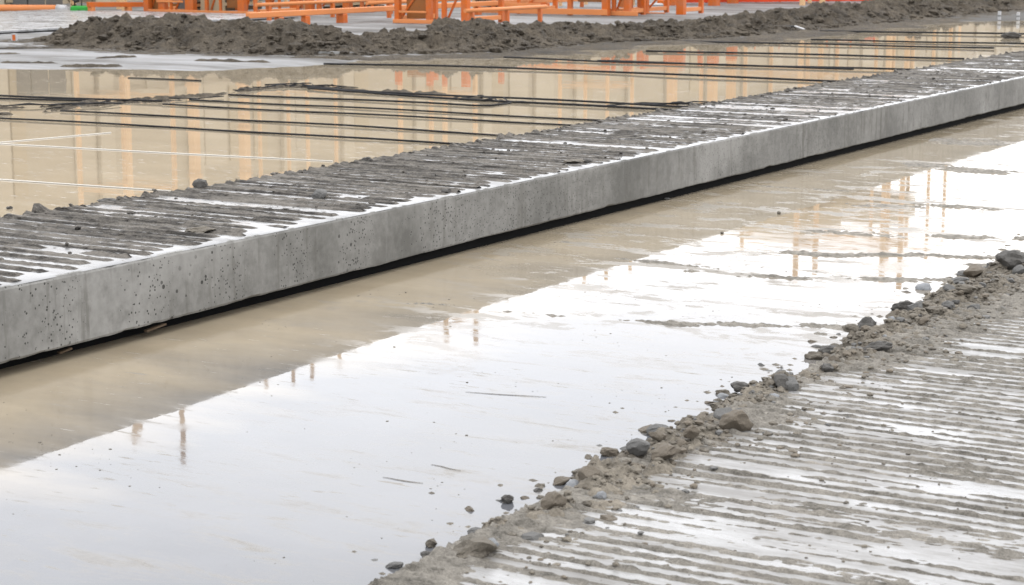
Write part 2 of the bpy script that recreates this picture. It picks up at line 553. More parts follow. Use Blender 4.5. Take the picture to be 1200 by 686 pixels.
# ------------------------------------------------------------------ long concrete slab
SX0, SX1, SZ0, SZ1 = -6.62, -5.29, .054, .319
SY0, SY1 = 1.5, 40.0
slab = empty('concrete_slab', ((SX0 + SX1) / 2, 20, 0), 'long grey concrete slab with mud ridges on top, raised above the pool between both pools', 'concrete slab')


def pl(o):
    o.matrix_parent_inverse = o.parent.matrix_basis.inverted() if o.parent else Matrix()
    return o


def warp(o):
    """the near end of the slab stands slightly proud and high"""
    n = len(o.data.vertices); c = np.empty(n * 3, np.float32); o.data.vertices.foreach_get('co', c); c = c.reshape(-1, 3)
    k = 1 - sstep(4.4, 8.8, c[:, 1])
    c[:, 0] += .085 * k * np.clip((c[:, 0] - SX0) / (SX1 - SX0), 0, 1.02)
    c[:, 2] += .028 * k * np.clip((c[:, 2] - SZ0) / (SZ1 - SZ0), 0, 1)
    o.data.vertices.foreach_set('co', c.ravel()); o.data.update()
    return o


def slab_body():
    ys = np.arange(SY0, SY1, .025)
    n = len(ys)
    jag = .004 * fbm(ys * 2.0, ys * 0 + 3, 5, 4, .65)
    flake = np.maximum(0, fbm(ys * 1.3, ys * 0 + 9, 5, 14, .7) - .35) * .012
    top = .004 * fbm(ys * 5, ys * 0 + 1, 5, 24, .65) - .02 * np.maximum(0, fbm(ys * 2.2, ys * 0 + 6, 4, 27, .65) - .45)
    prof = []
    for k, y in enumerate(ys):
        e = .004 * perlin(np.array([y * .7]), np.array([2.0]), 9)[0]
        prof.append([(SX0, y, SZ0), (SX1 - .03, y, SZ0 + jag[k]), (SX1 - .004 - flake[k], y, SZ0 + .004 + jag[k] + flake[k] * .8),
                     (SX1 + e, y, SZ0 + .012 + flake[k] * .9), (SX1 + e * .5, y, (SZ0 + SZ1) / 2), (SX1 + e * .3, y, SZ1 - .012),
                     (SX1 - .004, y, SZ1 - .003 + top[k]), (SX1 - .014, y, SZ1 + top[k] * .3), (SX0, y, SZ1)])
    v = [p for r in prof for p in r]; q = len(prof[0]); f = []
    for i in range(n - 1):
        for j in range(q):
            a, b = i * q + j, i * q + (j + 1) % q
            f.append((a, b, b + q, a + q))
    f.append(tuple(range(q))[::-1]); f.append(tuple((n - 1) * q + j for j in range(q)))
    me = bpy.data.meshes.new('slab_body'); me.from_pydata(v, [], f); me.update()
    bm = bmesh.new(); bm.from_mesh(me); bmesh.ops.recalc_face_normals(bm, faces=bm.faces); bm.to_mesh(me); bm.free()
    me.materials.append(M['concrete'])
    return pl(warp(link(bpy.data.objects.new('slab_body', me), slab)))


slab_body()
pl(MB().box((SX0 + .12, SY0 + .1, -.4), (SX1 - .05, SY1 - .1, SZ0 - .001)).build('footing', M['gap_shade'], slab))  # support set close to the face, its black front filling the gap as shade


def ridges(X, Y, seed, pitch=.115, jit=.03, wmin=.24, wvar=.16):
    """mud ridges squeezed across the slab: height 0..1 and per-ridge random value"""
    p = (Y + jit * fbm(X * .45, Y * 2.2, 3, seed) + .004 * fbm(X * 4, Y * 7, 2, seed + 50)) / pitch
    k = np.floor(p); f = p - k
    r1 = _hash(k, k * 0 + 1, seed); 
    wdt = wmin + wvar * _hash(k, k * 0 + 2, seed) + .07 * fbm(X * 1.6, k * 3.7, 3, seed + 3)
    dd = np.abs(f - .5)
    prof = np.clip(1 - (dd / np.clip(wdt, .05, .6)) ** 2.2, 0, 1)
    return prof, r1, k


def slab_top(X, Y):
    prof, r1, k = ridges(X, Y, 5, .108, .02, .24, .14)
    far = sstep(7, 14, Y)
    brk = fbm(X * 1.5, k * 5.3, 3, 61)                     # where along its length a ridge is there
    on = sstep(-.75, -.4, brk + .3 * r1)
    on = np.where(_hash(k, k * 0 + 3, 5) < .07 + .06 * far, on * .15, on)      # some grooves hold a wide strip of water
    endpos = SX1 - .006 - .115 * _hash(k, k * 0 + 7, 5) ** 1.5 * (1 - .85 * far)
    end = 1 - sstep(endpos - .03, endpos, X + .02 * fbm(X * 8, Y * 8, 2, 2))
    cl, cv = cells(X * 26, Y * 40, 3)
    crumb = fbm(X * 18, Y * 34, 4, 71, .65) * .0034 + (.45 - 1.6 * cl ** 2) * .0035 * cv
    mudlow = fbm(X * 1.1, Y * .9, 4, 81)
    fill = sstep(.3, .8, mudlow + .2 * far)
    back = sstep(.13, .0, X - SX0)
    h = prof * on * (.009 + .006 * r1) * (1 - .45 * far) + fill * .0025 * (.6 + .5 * fbm(X * 3, Y * 11, 3, 9)) + back * .006
    clod = np.maximum(0, fbm(X * 5, Y * 7, 3, 91) - .68) * .07 + back * np.maximum(0, fbm(X * 9, Y * 9, 3, 92) - .1) * .05
    layer = fbm(X * 1.7 + 3, Y * 55, 3, 75, .6) * .0028
    h = (h + clod * back + (crumb + layer * 1.4) * (.3 + prof * on)) * end
    edge = sstep(0, .03, X - SX0 + .03 * fbm(X * 0, Y * 6, 4, 33))
    return SZ1 + .0005 + h * edge - .05 * (1 - edge)


g = grid_obj('ridged_top', np.arange(SX0 - .05, SX1 - .012, .0165), np.arange(3.6, 27, .0115), slab_top, M['slab_mud'], parent=slab)
pl(warp(g))
FILM = .0065


def film_h(X, Y):
    return SZ1 + np.where(X > SX1 - .02, -.0025, FILM * .55)


g = grid_obj('water_film', np.array([SX0 + .04, SX1 - .3, SX1 - .026, SX1 - .003]), np.arange(3.6, 27, .3), film_h, M['film'])
warp(g)
tag(g, kind='structure')

# ------------------------------------------------------------------ grooved slab in the foreground
GZ = .045
gs = empty('grooved_slab', (-1.2, 6, 0), 'pale foreground concrete slab with rows of mud ridges beyond the rubble bank', 'concrete slab')
pl(MB().box((-2.58, 1.2, -.25), (3.0, 13.5, GZ - .006), .006).build('slab_body', M['concrete'], gs))


def near_top(X, Y):
    prof, r1, k = ridges(X, Y, 15, .07, .026, .14, .24)
    far = sstep(7.0, 9.0, Y)
    brk = fbm(X * 1.1, k * 5.3, 3, 161)
    on = sstep(-.55, .1, brk + .5 * r1 + .3 * far)
    cl, cv = cells(X * 40, Y * 60, 23)
    crumb = fbm(X * 20, Y * 46, 5, 171, .68) * .0052 + (.45 - 1.6 * cl ** 2) * .004 * cv
    mudlow = fbm(X * .9, Y * 2.2, 4, 181)
    left = sstep(-2.3, -2.56, X + .16 * fbm(X * 1.5, Y * 1.5, 3, 5) - .25 * far)
    fill = sstep(.3, .8, mudlow + .35 * far + .8 * left)
    h = prof * on * (.0055 + .004 * r1) + fill * .006 * (.6 + .5 * fbm(X * 3, Y * 9, 3, 19)) + left * .006
    clod = np.maximum(0, fbm(X * 12, Y * 20, 3, 191) - .8) * .02
    layer = fbm(X * 1.5 + 3, Y * 60, 3, 175, .6) * .0026
    return GZ - .0034 + h + clod + layer + crumb * (.3 + prof * on * .6 + fill * .4 + left * .6)


g = grid_obj('ridged_top', np.arange(-2.6, .9, .013), np.arange(3.2, 12.5, .0085), near_top, M['pale_mud'], parent=gs)
pl(g)
g = grid_obj('water_film', np.arange(-2.57, 2.8, .5), np.arange(1.4, 13.2, .5), lambda X, Y: X * 0 + GZ - .0005, M['damp'])
tag(g, kind='structure')

# ------------------------------------------------------------------ rubble bank along its edge
def bank_h(X, Y):
    far = sstep(6, 9, Y)
    x0 = -2.70 - .03 * far + .08 * (1 - sstep(4.0, 5.2, Y)) + .085 * fbm(Y * 1.1, Y * 0 + 1, 4, 51, .6) + .03 * fbm(X * 9, Y * 9, 3, 58)
    x1 = -2.47 + .1 * far + .12 * fbm(Y * .9, Y * 0 + 4, 3, 52)
    d = X - x0
    up = sstep(-.05, .12, d)
    dn = 1 - sstep(-.2, .12, X - x1)
    top = .053 + .03 * fbm(Y * 1.6, X * 1.6, 3, 53)
    c1, v1 = cells(X * 12 + .3 * perlin(X * 20, Y * 20, 1), Y * 12 + .3 * perlin(X * 20, Y * 20, 2), 54)
    c2, v2 = cells(X * 30, Y * 30, 55)
    lump = (.45 - 1.6 * c1 ** 2) * .06 * v1 + (.45 - 1.6 * c2 ** 2) * .034 * v2 + fbm(X * 7, Y * 7, 4, 56, .6) * .016 + np.abs(fbm(X * 15, Y * 15, 3, 57)) * .012
    h = GZ - .012 + (top - GZ + .012) * dn
    return -.035 + (h + .035) * up + lump * up * np.clip(dn * 1.4, 0, 1) - .02 * (1 - np.clip(dn * 6, 0, 1))


g = grid_obj('mud_bank', np.arange(-3.0, -1.9, .0085), np.arange(3.1, 13.5, .0105), bank_h, M['bank_mud'],
             keep=lambda X, Y, Z: Z > -.02)
tag(g, kind='structure')

# ------------------------------------------------------------------ mud bars breaking the surface of the near pool
BARS = [  # (px0,py0, px1,py1, half width m, height m)
    (640, 371, 1010, 386, .085, .0075), (560, 362, 700, 372, .05, .006), (840, 296, 1180, 302, .13, .0075), (780, 318, 900, 322, .05, .005),
    (800, 322, 1160, 331, .12, .0075), (690, 300, 860, 318, .05, .004), (880, 270, 1200, 280, .16, .006), (950, 238, 1200, 246, .2, .006),
    (1040, 190, 1200, 205, .3, .010), (850, 216, 1010, 226, .1, .004), (620, 281, 740, 288, .06, .004),
    (1000, 160, 1200, 170, .4, .008), (420, 354, 560, 358, .04, .003)]


def bars_h(X, Y):
    h = np.full(X.shape, -.03)
    for k, (a, b, c, d, hw, hh) in enumerate(BARS):
        p, q = at(a, b), at(c, d)
        tt = (X - p.x) / (q.x - p.x)
        yc = p.y + (q.y - p.y) * tt + .06 * fbm(X * 1.6, X * 0 + k, 3, 200 + k)
        end = sstep(-.05, .25, tt) * (1 - sstep(.85, 1.1, tt) * (X < -2.95))
        f = np.exp(-((Y - yc) / hw) ** 2)
        h = np.maximum(h, -.03 + (.03 + hh) * f * end)
    streak = fbm(X * 2.2, Y * 9, 5, 230, .62)
    fine = fbm(X * 24, Y * 34, 4, 231, .65)
    nearmask = sstep(-.03, .0, h)
    return h + (streak * .011 + fine * .007) * nearmask - .0045


g = grid_obj('mud_bar', np.arange(-5.1, -2.6, .0125), np.arange(6.2, 16, .0105), bars_h, M['bar_mud'],
             keep=lambda X, Y, Z: Z > -.004)
tag(g, kind='structure')

SB = [((-40, 66), (34, 65), .1, .05), ((0, 75), (78, 77), .16, .05), ((105, 71.5), (165, 69), .09, .05), ((210, 74), (335, 76.5), .12, .055),
      ((150, 60.5), (420, 68.5), .12, .05), ((-60, 60), (110, 59), .2, .05), ((60, 80), (150, 78.5), .08, .045), ((330, 70), (420, 71.5), .2, .05)]


def shore_bars(X, Y):
    h = np.full(X.shape, -.03)
    for k, (a, b, hw, hh) in enumerate(SB):
        p, q = at(*a), at(*b)
        L = math.hypot(q.x - p.x, q.y - p.y); ux, uy = (q.x - p.x) / L, (q.y - p.y) / L
        u = ((X - p.x) * ux + (Y - p.y) * uy) / L
        v = -(X - p.x) * uy + (Y - p.y) * ux + .15 * fbm(X * .7, Y * .7, 3, 600 + k)
        h = np.maximum(h, -.03 + (.03 + hh) * np.exp(-(v / hw) ** 2) * sstep(-.05, .2, u) * (1 - sstep(.8, 1.05, u)))
    return h + (fbm(X * 4, Y * 4, 4, 620, .65) * .02) * sstep(-.03, .0, h)


g = grid_obj('mud_streak', np.arange(-26, -14, .04), np.arange(16, 26, .04), shore_bars, M['berm_mud'], keep=lambda X, Y, Z: Z > .012)
tag(g, kind='structure')

# mud and straw caught along the strands in the far pool
def streak_pts(pts):
    return [at(*p) for p in pts]


SC = [(streak_pts([(-20, 127), (80, 125), (170, 117), (250, 112), (300, 105), (340, 102), (372, 103), (420, 107), (510, 110)]), .16, .035),
      (streak_pts([(-20, 136), (40, 133), (85, 127), (150, 121), (230, 117)]), .10, .02),
      (streak_pts([(535, 116), (570, 116), (590, 120), (606, 120)]), .08, .02),
      (streak_pts([(770, 124), (790, 123.5)]), .1, .04)]


def scum_h(X, Y):
    h = np.full(X.shape, -.04)
    for P, hw, hh in SC:
        d, s, L = poly_dist(X, Y, np.array([p[:2] for p in P]))
        h = np.maximum(h, -.04 + (.04 + hh) * np.exp(-(d / hw) ** 2))
    return h + (fbm(X * 3.5, Y * 3.5, 4, 240, .65) * .035 + fbm(X * 14, Y * 14, 2, 241) * .014) * sstep(-.04, -.015, h) - .022


g = grid_obj('mud_streak', np.arange(-15.5, -9, .03), np.arange(13, 22.5, .03), scum_h, M['berm_mud'],
             keep=lambda X, Y, Z: Z > -.006)
tag(g, kind='structure')

rd = random.Random(3)
deb = MB()
for P, hw, hh in SC:
    for _ in range(10 if len(P) > 5 else 4):
        i = rd.randrange(len(P) - 1); q = P[i].lerp(P[i + 1], rd.random())
        d = (P[i + 1] - P[i]).normalized(); L = rd.uniform(.3, 1.3)
        o_ = Vector((0, rd.gauss(0, hw * .7), 0)); a_ = rd.gauss(0, .12)
        d = Vector((d.x * math.cos(a_) - d.y * math.sin(a_), d.x * math.sin(a_) + d.y * math.cos(a_), 0))
        deb.tube([q + o_ + d * (L * (j / 6 - .5)) + Vector((0, rd.gauss(0, .02), rd.uniform(.004, .035))) for j in range(7)],
                 [rd.uniform(.004, .009) for j in range(7)], 5)
tag(deb.build('straw_debris', M['strand']), kind='stuff')

# ------------------------------------------------------------------ rocks
def rock_mesh(name, mat, seed, sub=3, cuts=9, flat=.7, rough=.12):
    rnd = random.Random(seed)
    bm = bmesh.new(); bmesh.ops.create_icosphere(bm, subdivisions=sub, radius=1)
    V = np.array([v.co[:] for v in bm.verts])
    for _ in range(cuts):
        n = np.array([rnd.gauss(0, 1) for _ in range(3)]); n /= np.linalg.norm(n)
        d = rnd.uniform(.55, .88)
        e = V @ n - d
        V = V - np.clip(e, 0, None)[:, None] * n
    V = V * (1 + rough * fbm(V[:, 0] * 1.7 + 9, V[:, 1] * 1.7 + V[:, 2] * 2.1, 4, seed)[:, None])
    V[:, 2] *= flat
    for v, c in zip(bm.verts, V): v.co = c
    me = bpy.data.meshes.new(name); bm.to_mesh(me); bm.free()
    me.materials.append(mat)
    return me


ROCKS = {k: [rock_mesh(f'{k}_stone', m, 30 * i + q, 3, cuts=(4 if k == 'pale' else 10), rough={'brown': .25, 'dark': .2}.get(k, .12))
             for q in range(4)] for i, (k, m) in enumerate(ROCK.items())}

NOTABLE = [  # px, py (base centre), width px, height px, kind, name, label
    (858, 508, 40, 30, 'tan', 'boulder', 'largest faceted grey-brown boulder in the rubble bank beside the grooved slab'),
    (1013, 393, 25, 22, 'dark', 'rock', 'dark pointed rock at the water edge where the muddy bar meets the bank'),
    (1024, 408, 36, 12, 'dark', 'rock', 'long flat dark rock lying in mud below the dark pointed rock'),
    (970, 416, 22, 11, 'dark', 'rock', 'low dark rounded rock at the waterline left of the long flat rock'),
    (1184, 314, 32, 22, 'dark', 'rock', 'large dark angular rock near the right picture edge at the bank top'),
    (1143, 326, 30, 17, 'tan', 'rock', 'broad brown rock beside the bluish rock on the far end of the bank'),
    (1122, 342, 22, 14, 'grey', 'rock', 'bluish grey rock at the water edge on the far end of the bank'),
    (1130, 352, 22, 10, 'brown', 'mud_clod', 'dark brown clod just below the bluish grey rock'),
    (1057, 366, 24, 13, 'dark', 'rock', 'dark jagged rock at the water edge between bluish rock and pointed rock'),
    (1092, 376, 20, 10, 'brown', 'mud_clod', 'small dark clod right of the dark jagged rock on bare mud'),
    (745, 537, 26, 24, 'grey', 'rock', 'streaky grey rock standing at the waterline left of the flat tan slab'),
    (768, 512, 26, 18, 'grey', 'rock', 'grey angular rock at the waterline left of the largest boulder'),
    (712, 536, 24, 14, 'tan', 'rock', 'square tan rock jutting into the water left of the streaky grey rock'),
    (775, 541, 38, 18, 'tan', 'rock', 'flat tan rock slab lying tilted in the rubble below the largest boulder'),
    (594, 592, 15, 13, 'dark', 'stone', 'single dark grey pointed stone standing alone in the water'),
    (556, 628, 19, 13, 'grey', 'stone', 'smooth rounded grey stone at the water edge left of the mud lump'),
    (573, 652, 20, 16, 'pale', 'stone', 'whitish rounded stone on the bank beside the large mud lump'),
    (621, 642, 26, 17, 'grey', 'stone', 'grey stone with dark underside on the lower bank right of the whitish stone'),
    (619, 651, 14, 9, 'pale', 'stone', 'small flat white stone just below the grey stone with dark underside'),
    (644, 606, 34, 25, 'tan', 'rock', 'tan lumpy rock on the bank above the grey stone with dark underside'),
    (655, 570, 24, 12, 'tan', 'rock', 'low tan rock at the water edge above the tan lumpy rock'),
    (704, 572, 13, 10, 'pale', 'stone', 'small white stone among brown clods right of the low tan rock'),
    (660, 660, 18, 13, 'grey', 'stone', 'round grey stone at the start of the mud ridges near the bottom'),
    (503, 644, 16, 13, 'brown', 'mud_clod', 'brown clod at the waterline left of the smooth rounded stone'),
    (500, 658, 18, 12, 'dark', 'stone', 'dark flat stone under the brown clod at the waterline'),
    (460, 668, 19, 11, 'grey', 'stone', 'grey jagged stone in the water at the lower end of the bank'),
    (545, 662, 66, 30, 'brown', 'mud_lump', 'large smooth brown mud lump at the lower end of the bank'),
    (630, 578, 12, 6, 'dark', 'stone', 'thin dark stone lying in the water left of the low tan rock'),
    (866, 464, 22, 13, 'dark', 'rock', 'dark grey rock at the waterline above the largest boulder'),
    (898, 450, 14, 8, 'brown', 'mud_clod', 'small brown clod in the water edge right of the dark grey rock'),
    (925, 455, 26, 20, 'grey', 'rock', 'grey blocky rock in the clod heap right of the dark grey rock'),
    (840, 480, 26, 12, 'brown', 'mud_clod', 'rough brown clod in the water just above the largest boulder'),
    (808, 506, 20, 15, 'tan', 'rock', 'brownish upright rock left of the largest boulder at the bank edge'),
    (1082, 368, 16, 9, 'tan', 'rock', 'pale tan stone right behind the dark jagged rock'),
]
for px, py, wd, ht, kd, nm, lb in NOTABLE:
    z = .03
    for _ in range(4):
        p = at(px, py, z)
        z = max(-.006, float(bank_h(np.array([[p.x]]), np.array([[p.y + .02]]))[0, 0])) if p.x > -3 else -.004
    sc = (p - EYE).length / FPX / math.cos(math.atan(abs(px - 600) / FPX))
    me = ROCKS[kd][hash((px * 7 + py)) % 4]
    o = link(bpy.data.objects.new(nm, me))
    W = wd * sc / 2 * 1.12; Hh = ht * sc / 2 / .7 * 1.05
    o.scale = (W, W * random.uniform(.75, 1.0), Hh)
    o.location = (p.x, p.y + W * .3, z + ht * sc * .4)
    o.rotation_euler = (random.uniform(-.2, .2), random.uniform(-.2, .2), random.uniform(-.4, .4) + YAW)
    tag(o, lb, {'boulder': 'boulder', 'mud_clod': 'clod', 'mud_lump': 'mud'}.get(nm, 'rock' if nm == 'rock' else 'stone'), 'rocks of the rubble bank')

# stones of the bank nobody can tell apart
kinds = ['tan'] * 4 + ['brown'] * 5 + ['grey'] * 3 + ['dark'] + ['pale']
LBL = {'tan': 'small tan stone half sunk in the rubble bank along the grooved slab',
       'brown': 'crumbly brown clod in the rubble bank along the grooved slab',
       'grey': 'small angular grey stone in the rubble bank along the grooved slab',
       'dark': 'little dark stone in the rubble bank along the grooved slab',
       'pale': 'little whitish stone in the rubble bank along the grooved slab'}
for i in range(260):
    y = 3.7 + (RNG.random() ** .8) * 7.2
    x = -2.66 + RNG.normal(0, .10) + (.08 if RNG.random() < .3 else 0)
    x = max(x, -2.86)
    z = float(bank_h(np.array([[x]]), np.array([[y]]))[0, 0])
    if z < -.015: z = -.012
    k = kinds[int(RNG.integers(len(kinds)))]
    s = float(np.clip(RNG.lognormal(math.log(.0155), .42), .008, .034)) * (1 + .05 * (y - 4))
    o = link(bpy.data.objects.new('mud_clod' if k == 'brown' else 'stone', ROCKS[k][int(RNG.integers(4))]))
    o.scale = (s * 1.15, s, s * .95); o.location = (x, y, z + s * .3)
    o.rotation_euler = tuple(RNG.uniform(-.5, .5, 2)) + (float(RNG.uniform(0, 6.3)),)
    tag(o, LBL[k], 'clod' if k == 'brown' else 'stone', {'tan': 'small tan stones of the rubble bank', 'brown': 'brown clods of the rubble bank', 'grey': 'small grey stones of the rubble bank',
                    'dark': 'little dark stones of the rubble bank', 'pale': 'little whitish stones of the rubble bank'}[k])


def scatter(name, pts, sizes, mat, seed=0, flat=.6):
    """uncountable crumbs as one mesh"""
    protos = []
    for q in range(5):
        me = rock_mesh('tmp', mat, seed + q, 1, cuts=5, flat=flat)
        protos.append((np.array([v.co[:] for v in me.vertices]), np.array([p.vertices[:] for p in me.polygons])))
        bpy.data.meshes.remove(me)
    VV, FF, off = [], [], 0
    for (x, y, z), s in zip(pts, sizes):
        v, f = protos[int(RNG.integers(5))]
        a = RNG.uniform(0, 6.28); c, sn = math.cos(a), math.sin(a)
        q = v * s * np.array([RNG.uniform(.8, 1.4), 1, 1])
        q = np.stack([q[:, 0] * c - q[:, 1] * sn + x, q[:, 0] * sn + q[:, 1] * c + y, q[:, 2] + z], 1)
        VV.append(q); FF.append(f + off); off += len(v)
    me = bpy.data.meshes.new(name)
    me.from_pydata(np.concatenate(VV).tolist(), [], np.concatenate(FF).tolist()); me.update()
    me.materials.append(mat)
    return tag(link(bpy.data.objects.new(name, me)), kind='stuff')


def bank_pts(n, sx, lo=.003, hi=.012, bias=0.0):
    y = 3.3 + RNG.random(n) ** .85 * 8.5
    x = np.clip(-2.6 + bias + RNG.normal(0, sx, n), -3.0, -1.6)
    z = np.maximum(bank_h(x[None], y[None])[0], np.where(x > -2.4, near_top(x[None], y[None])[0], -.01))
    s = np.clip(RNG.lognormal(math.log(.0068), .5, n), lo, hi * 1.5) * (1 + .06 * (y - 4))
    return np.stack([x, y, z + s * .2], 1), s


p, s = bank_pts(5600, .14)
scatter('gravel', p, s, ROCK['brown'], 300)
p, s = bank_pts(1100, .17)
scatter('gravel', p, s, ROCK['tan'], 320)
p, s = bank_pts(450, .17)
scatter('gravel', p, s, ROCK['grey'], 340)

n = 2600
ta = RNG.random(n); idx = np.minimum((ta * (len(FOOT_W) - 2)).astype(int) + 1, len(FOOT_W) - 2); fr = RNG.random(n)
bp = FOOT_W[idx] * (1 - fr)[:, None] + FOOT_W[idx + 1] * fr[:, None]
tg = FOOT_W[idx + 1] - FOOT_W[idx]; tg /= np.linalg.norm(tg, axis=1)[:, None]
off = np.abs(RNG.normal(.5, .55, n))
bp = bp + np.stack([-tg[:, 1], tg[:, 0]], 1) * off[:, None]
bz = berm_h(bp[None, :, 0], bp[None, :, 1])[0]
bs = np.clip(RNG.lognormal(math.log(.028), .6, n), .012, .16)
scatter('berm_clods', np.stack([bp[:, 0], bp[:, 1], bz + bs * .15], 1), bs, M['berm_mud'], 420)

# flecks of mud floating on the near pool
n = 1500
n = 4200
fx = RNG.uniform(-5.1, -2.75, n); fy = 3.0 + RNG.random(n) ** 1.3 * 14
kp = fbm(fx * 1.6, fy * 2.4, 3, 500) > .22
fx, fy = fx[kp], fy[kp]; n = len(fx)
fs = np.clip(RNG.lognormal(math.log(.0018), .6, n), .0007, .0065)
scatter('mud_flecks', np.stack([fx, fy, fs * .1], 1), fs, ROCK['brown'], 360, flat=.35)
# crumbs on the two ridged tops
n = 1500
cx = RNG.uniform(SX0, SX1 - .1, n); cy = RNG.uniform(4, 20, n)
cx[:600] = SX0 + np.abs(RNG.normal(0, .05, 600)); 
cz = slab_top(cx[None], cy[None])[0]
cs = np.clip(RNG.lognormal(math.log(.007), .5, n), .003, .022)
scatter('mud_crumbs', np.stack([cx, cy, cz + cs * .2], 1), cs, M['slab_mud'], 380)
warp(bpy.data.objects['mud_crumbs'])
n = 1400
cx = RNG.uniform(-2.5, .7, n); cy = RNG.uniform(3.3, 11, n)
cz = near_top(cx[None], cy[None])[0]
cs = np.clip(RNG.lognormal(math.log(.0032), .5, n), .0015, .011)
scatter('mud_crumbs', np.stack([cx, cy, np.maximum(cz, GZ) + cs * .1], 1), cs, ROCK['brown'], 400)

# clods one can point at on the long slab and in the pools
for px, py, wd, ht, z, kd, lb in [
        (229, 219, 17, 13, SZ1 + .012, 'dark', 'rough dark mud clod on the back edge of the long slab near its left end'),
        (431, 188, 13, 7, SZ1 + .012, 'dark', 'dark mud clod on the back edge of the slab at the middle strands'),
        (116, 237, 22, 6, SZ1 + .01, 'dark', 'row-like dark clod on the back edge left of the rough dark clod'),
        (375, 232, 22, 13, SZ1 + .01, 'grey', 'pale grey lump on the top of the long slab near its middle'),
        (523, 224, 13, 6, SZ1 + .012, 'dark', 'flat dark clod on the front rim of the long slab'),
        (687, 189, 12, 6, SZ1 + .012, 'dark', 'small dark clod on the slab rim right of the flat clod'),
        (235, 275, 30, 9, SZ1 + .01, 'brown', 'wide crumbly clod between ridges near the left end of the slab'),
        (672, 190, 24, 6, SZ1 + .01, 'brown', 'crumbly clod on the slab top behind the small dark rim clod'),
        (11, 245, 7, 4, 0, 'dark', 'tiny dark clod in the far pool at the left picture edge'),
        (913, 251, 6, 4, 0, 'brown', 'single dark clod in the near pool on the tan reflection edge'),
        (846, 274, 5, 3, 0, 'brown', 'tiny dark clod in the near pool left of the single dark clod'),
        (781, 213 + 21, 9, 3, 0, 'grey', 'small grey stone in the tan water below the slab'),
        (1185, 45, 20, 9, 0, 'dark', 'dark lumpy clod standing in the far pool at the right picture edge'),
        (1048, 24, 10, 7, .02, 'grey', 'light grey stone at the foot of the berm near the right end'),
        (1005, 27, 14, 8, .03, 'grey', 'grey stone at the foot of the berm left of the light grey stone'),
        (724, 31, 9, 8, .38, 'pale', 'whitish block lying on top of the berm below the orange racks'),
]:
    p = at(px, py, z); sc = (p - EYE).length / FPX
    o = link(bpy.data.objects.new('mud_clod' if kd in ('dark', 'brown') else 'stone', ROCKS[kd][px % 4]))
    if z > .2: p.x = min(max(p.x, SX0 + .03), SX1 - .04); p.z = z = SZ1 + .004 + .028 * float(1 - sstep(4.4, 8.8, p.y))
    o.scale = (wd * sc / 2 * 1.1, wd * sc / 2, ht * sc / 1.4); o.location = (p.x, p.y, z + ht * sc * .33)
    o.rotation_euler.z = px * .7
    tag(o, lb, 'clod' if kd in ('dark', 'brown') else 'stone')

# timber chips wedged under the slab
for px, py, L, rz, lb in [(76, 411, .07, .35, 'short timber wedge in the dark gap under the slab at its left end'),
                          (182, 384, .14, .6, 'longer timber chip in the dark gap under the slab')]:
    p = at(px, py, .036); L *= .8
    m = MB()
    m.bar((-L / 2, 0, 0), (L / 2, 0, .012), .02, .008, .001)
    o = m.build('timber_chip', M['timber']); o.location = (p.x + .0, p.y, .03); o.rotation_euler.z = rz + .9
    tag(o, lb, 'timber')

# twigs on the white water
for k, (a, b, lb) in enumerate([((505, 545), (540, 552), 'short twig floating in the middle of the white water'),
                                ((448, 560), (495, 567), 'long straight twig floating left of the short twig'),
                                ((545, 460), (640, 466), 'long thin stalk floating on the white water below the slab')]):
    p, q = at(*a), at(*b)
    pts = [p.lerp(q, i / 7) + Vector((0, .003 * math.sin(i * .9 + k), .0015)) for i in range(8)]
    o = MB().tube(pts, [.0005 + .0005 * math.sin(i / 7 * math.pi) for i in range(8)], 6).build('twig', ROCK['tan'], origin=p)
    tag(o, lb, 'twig', 'twigs floating on the near pool')

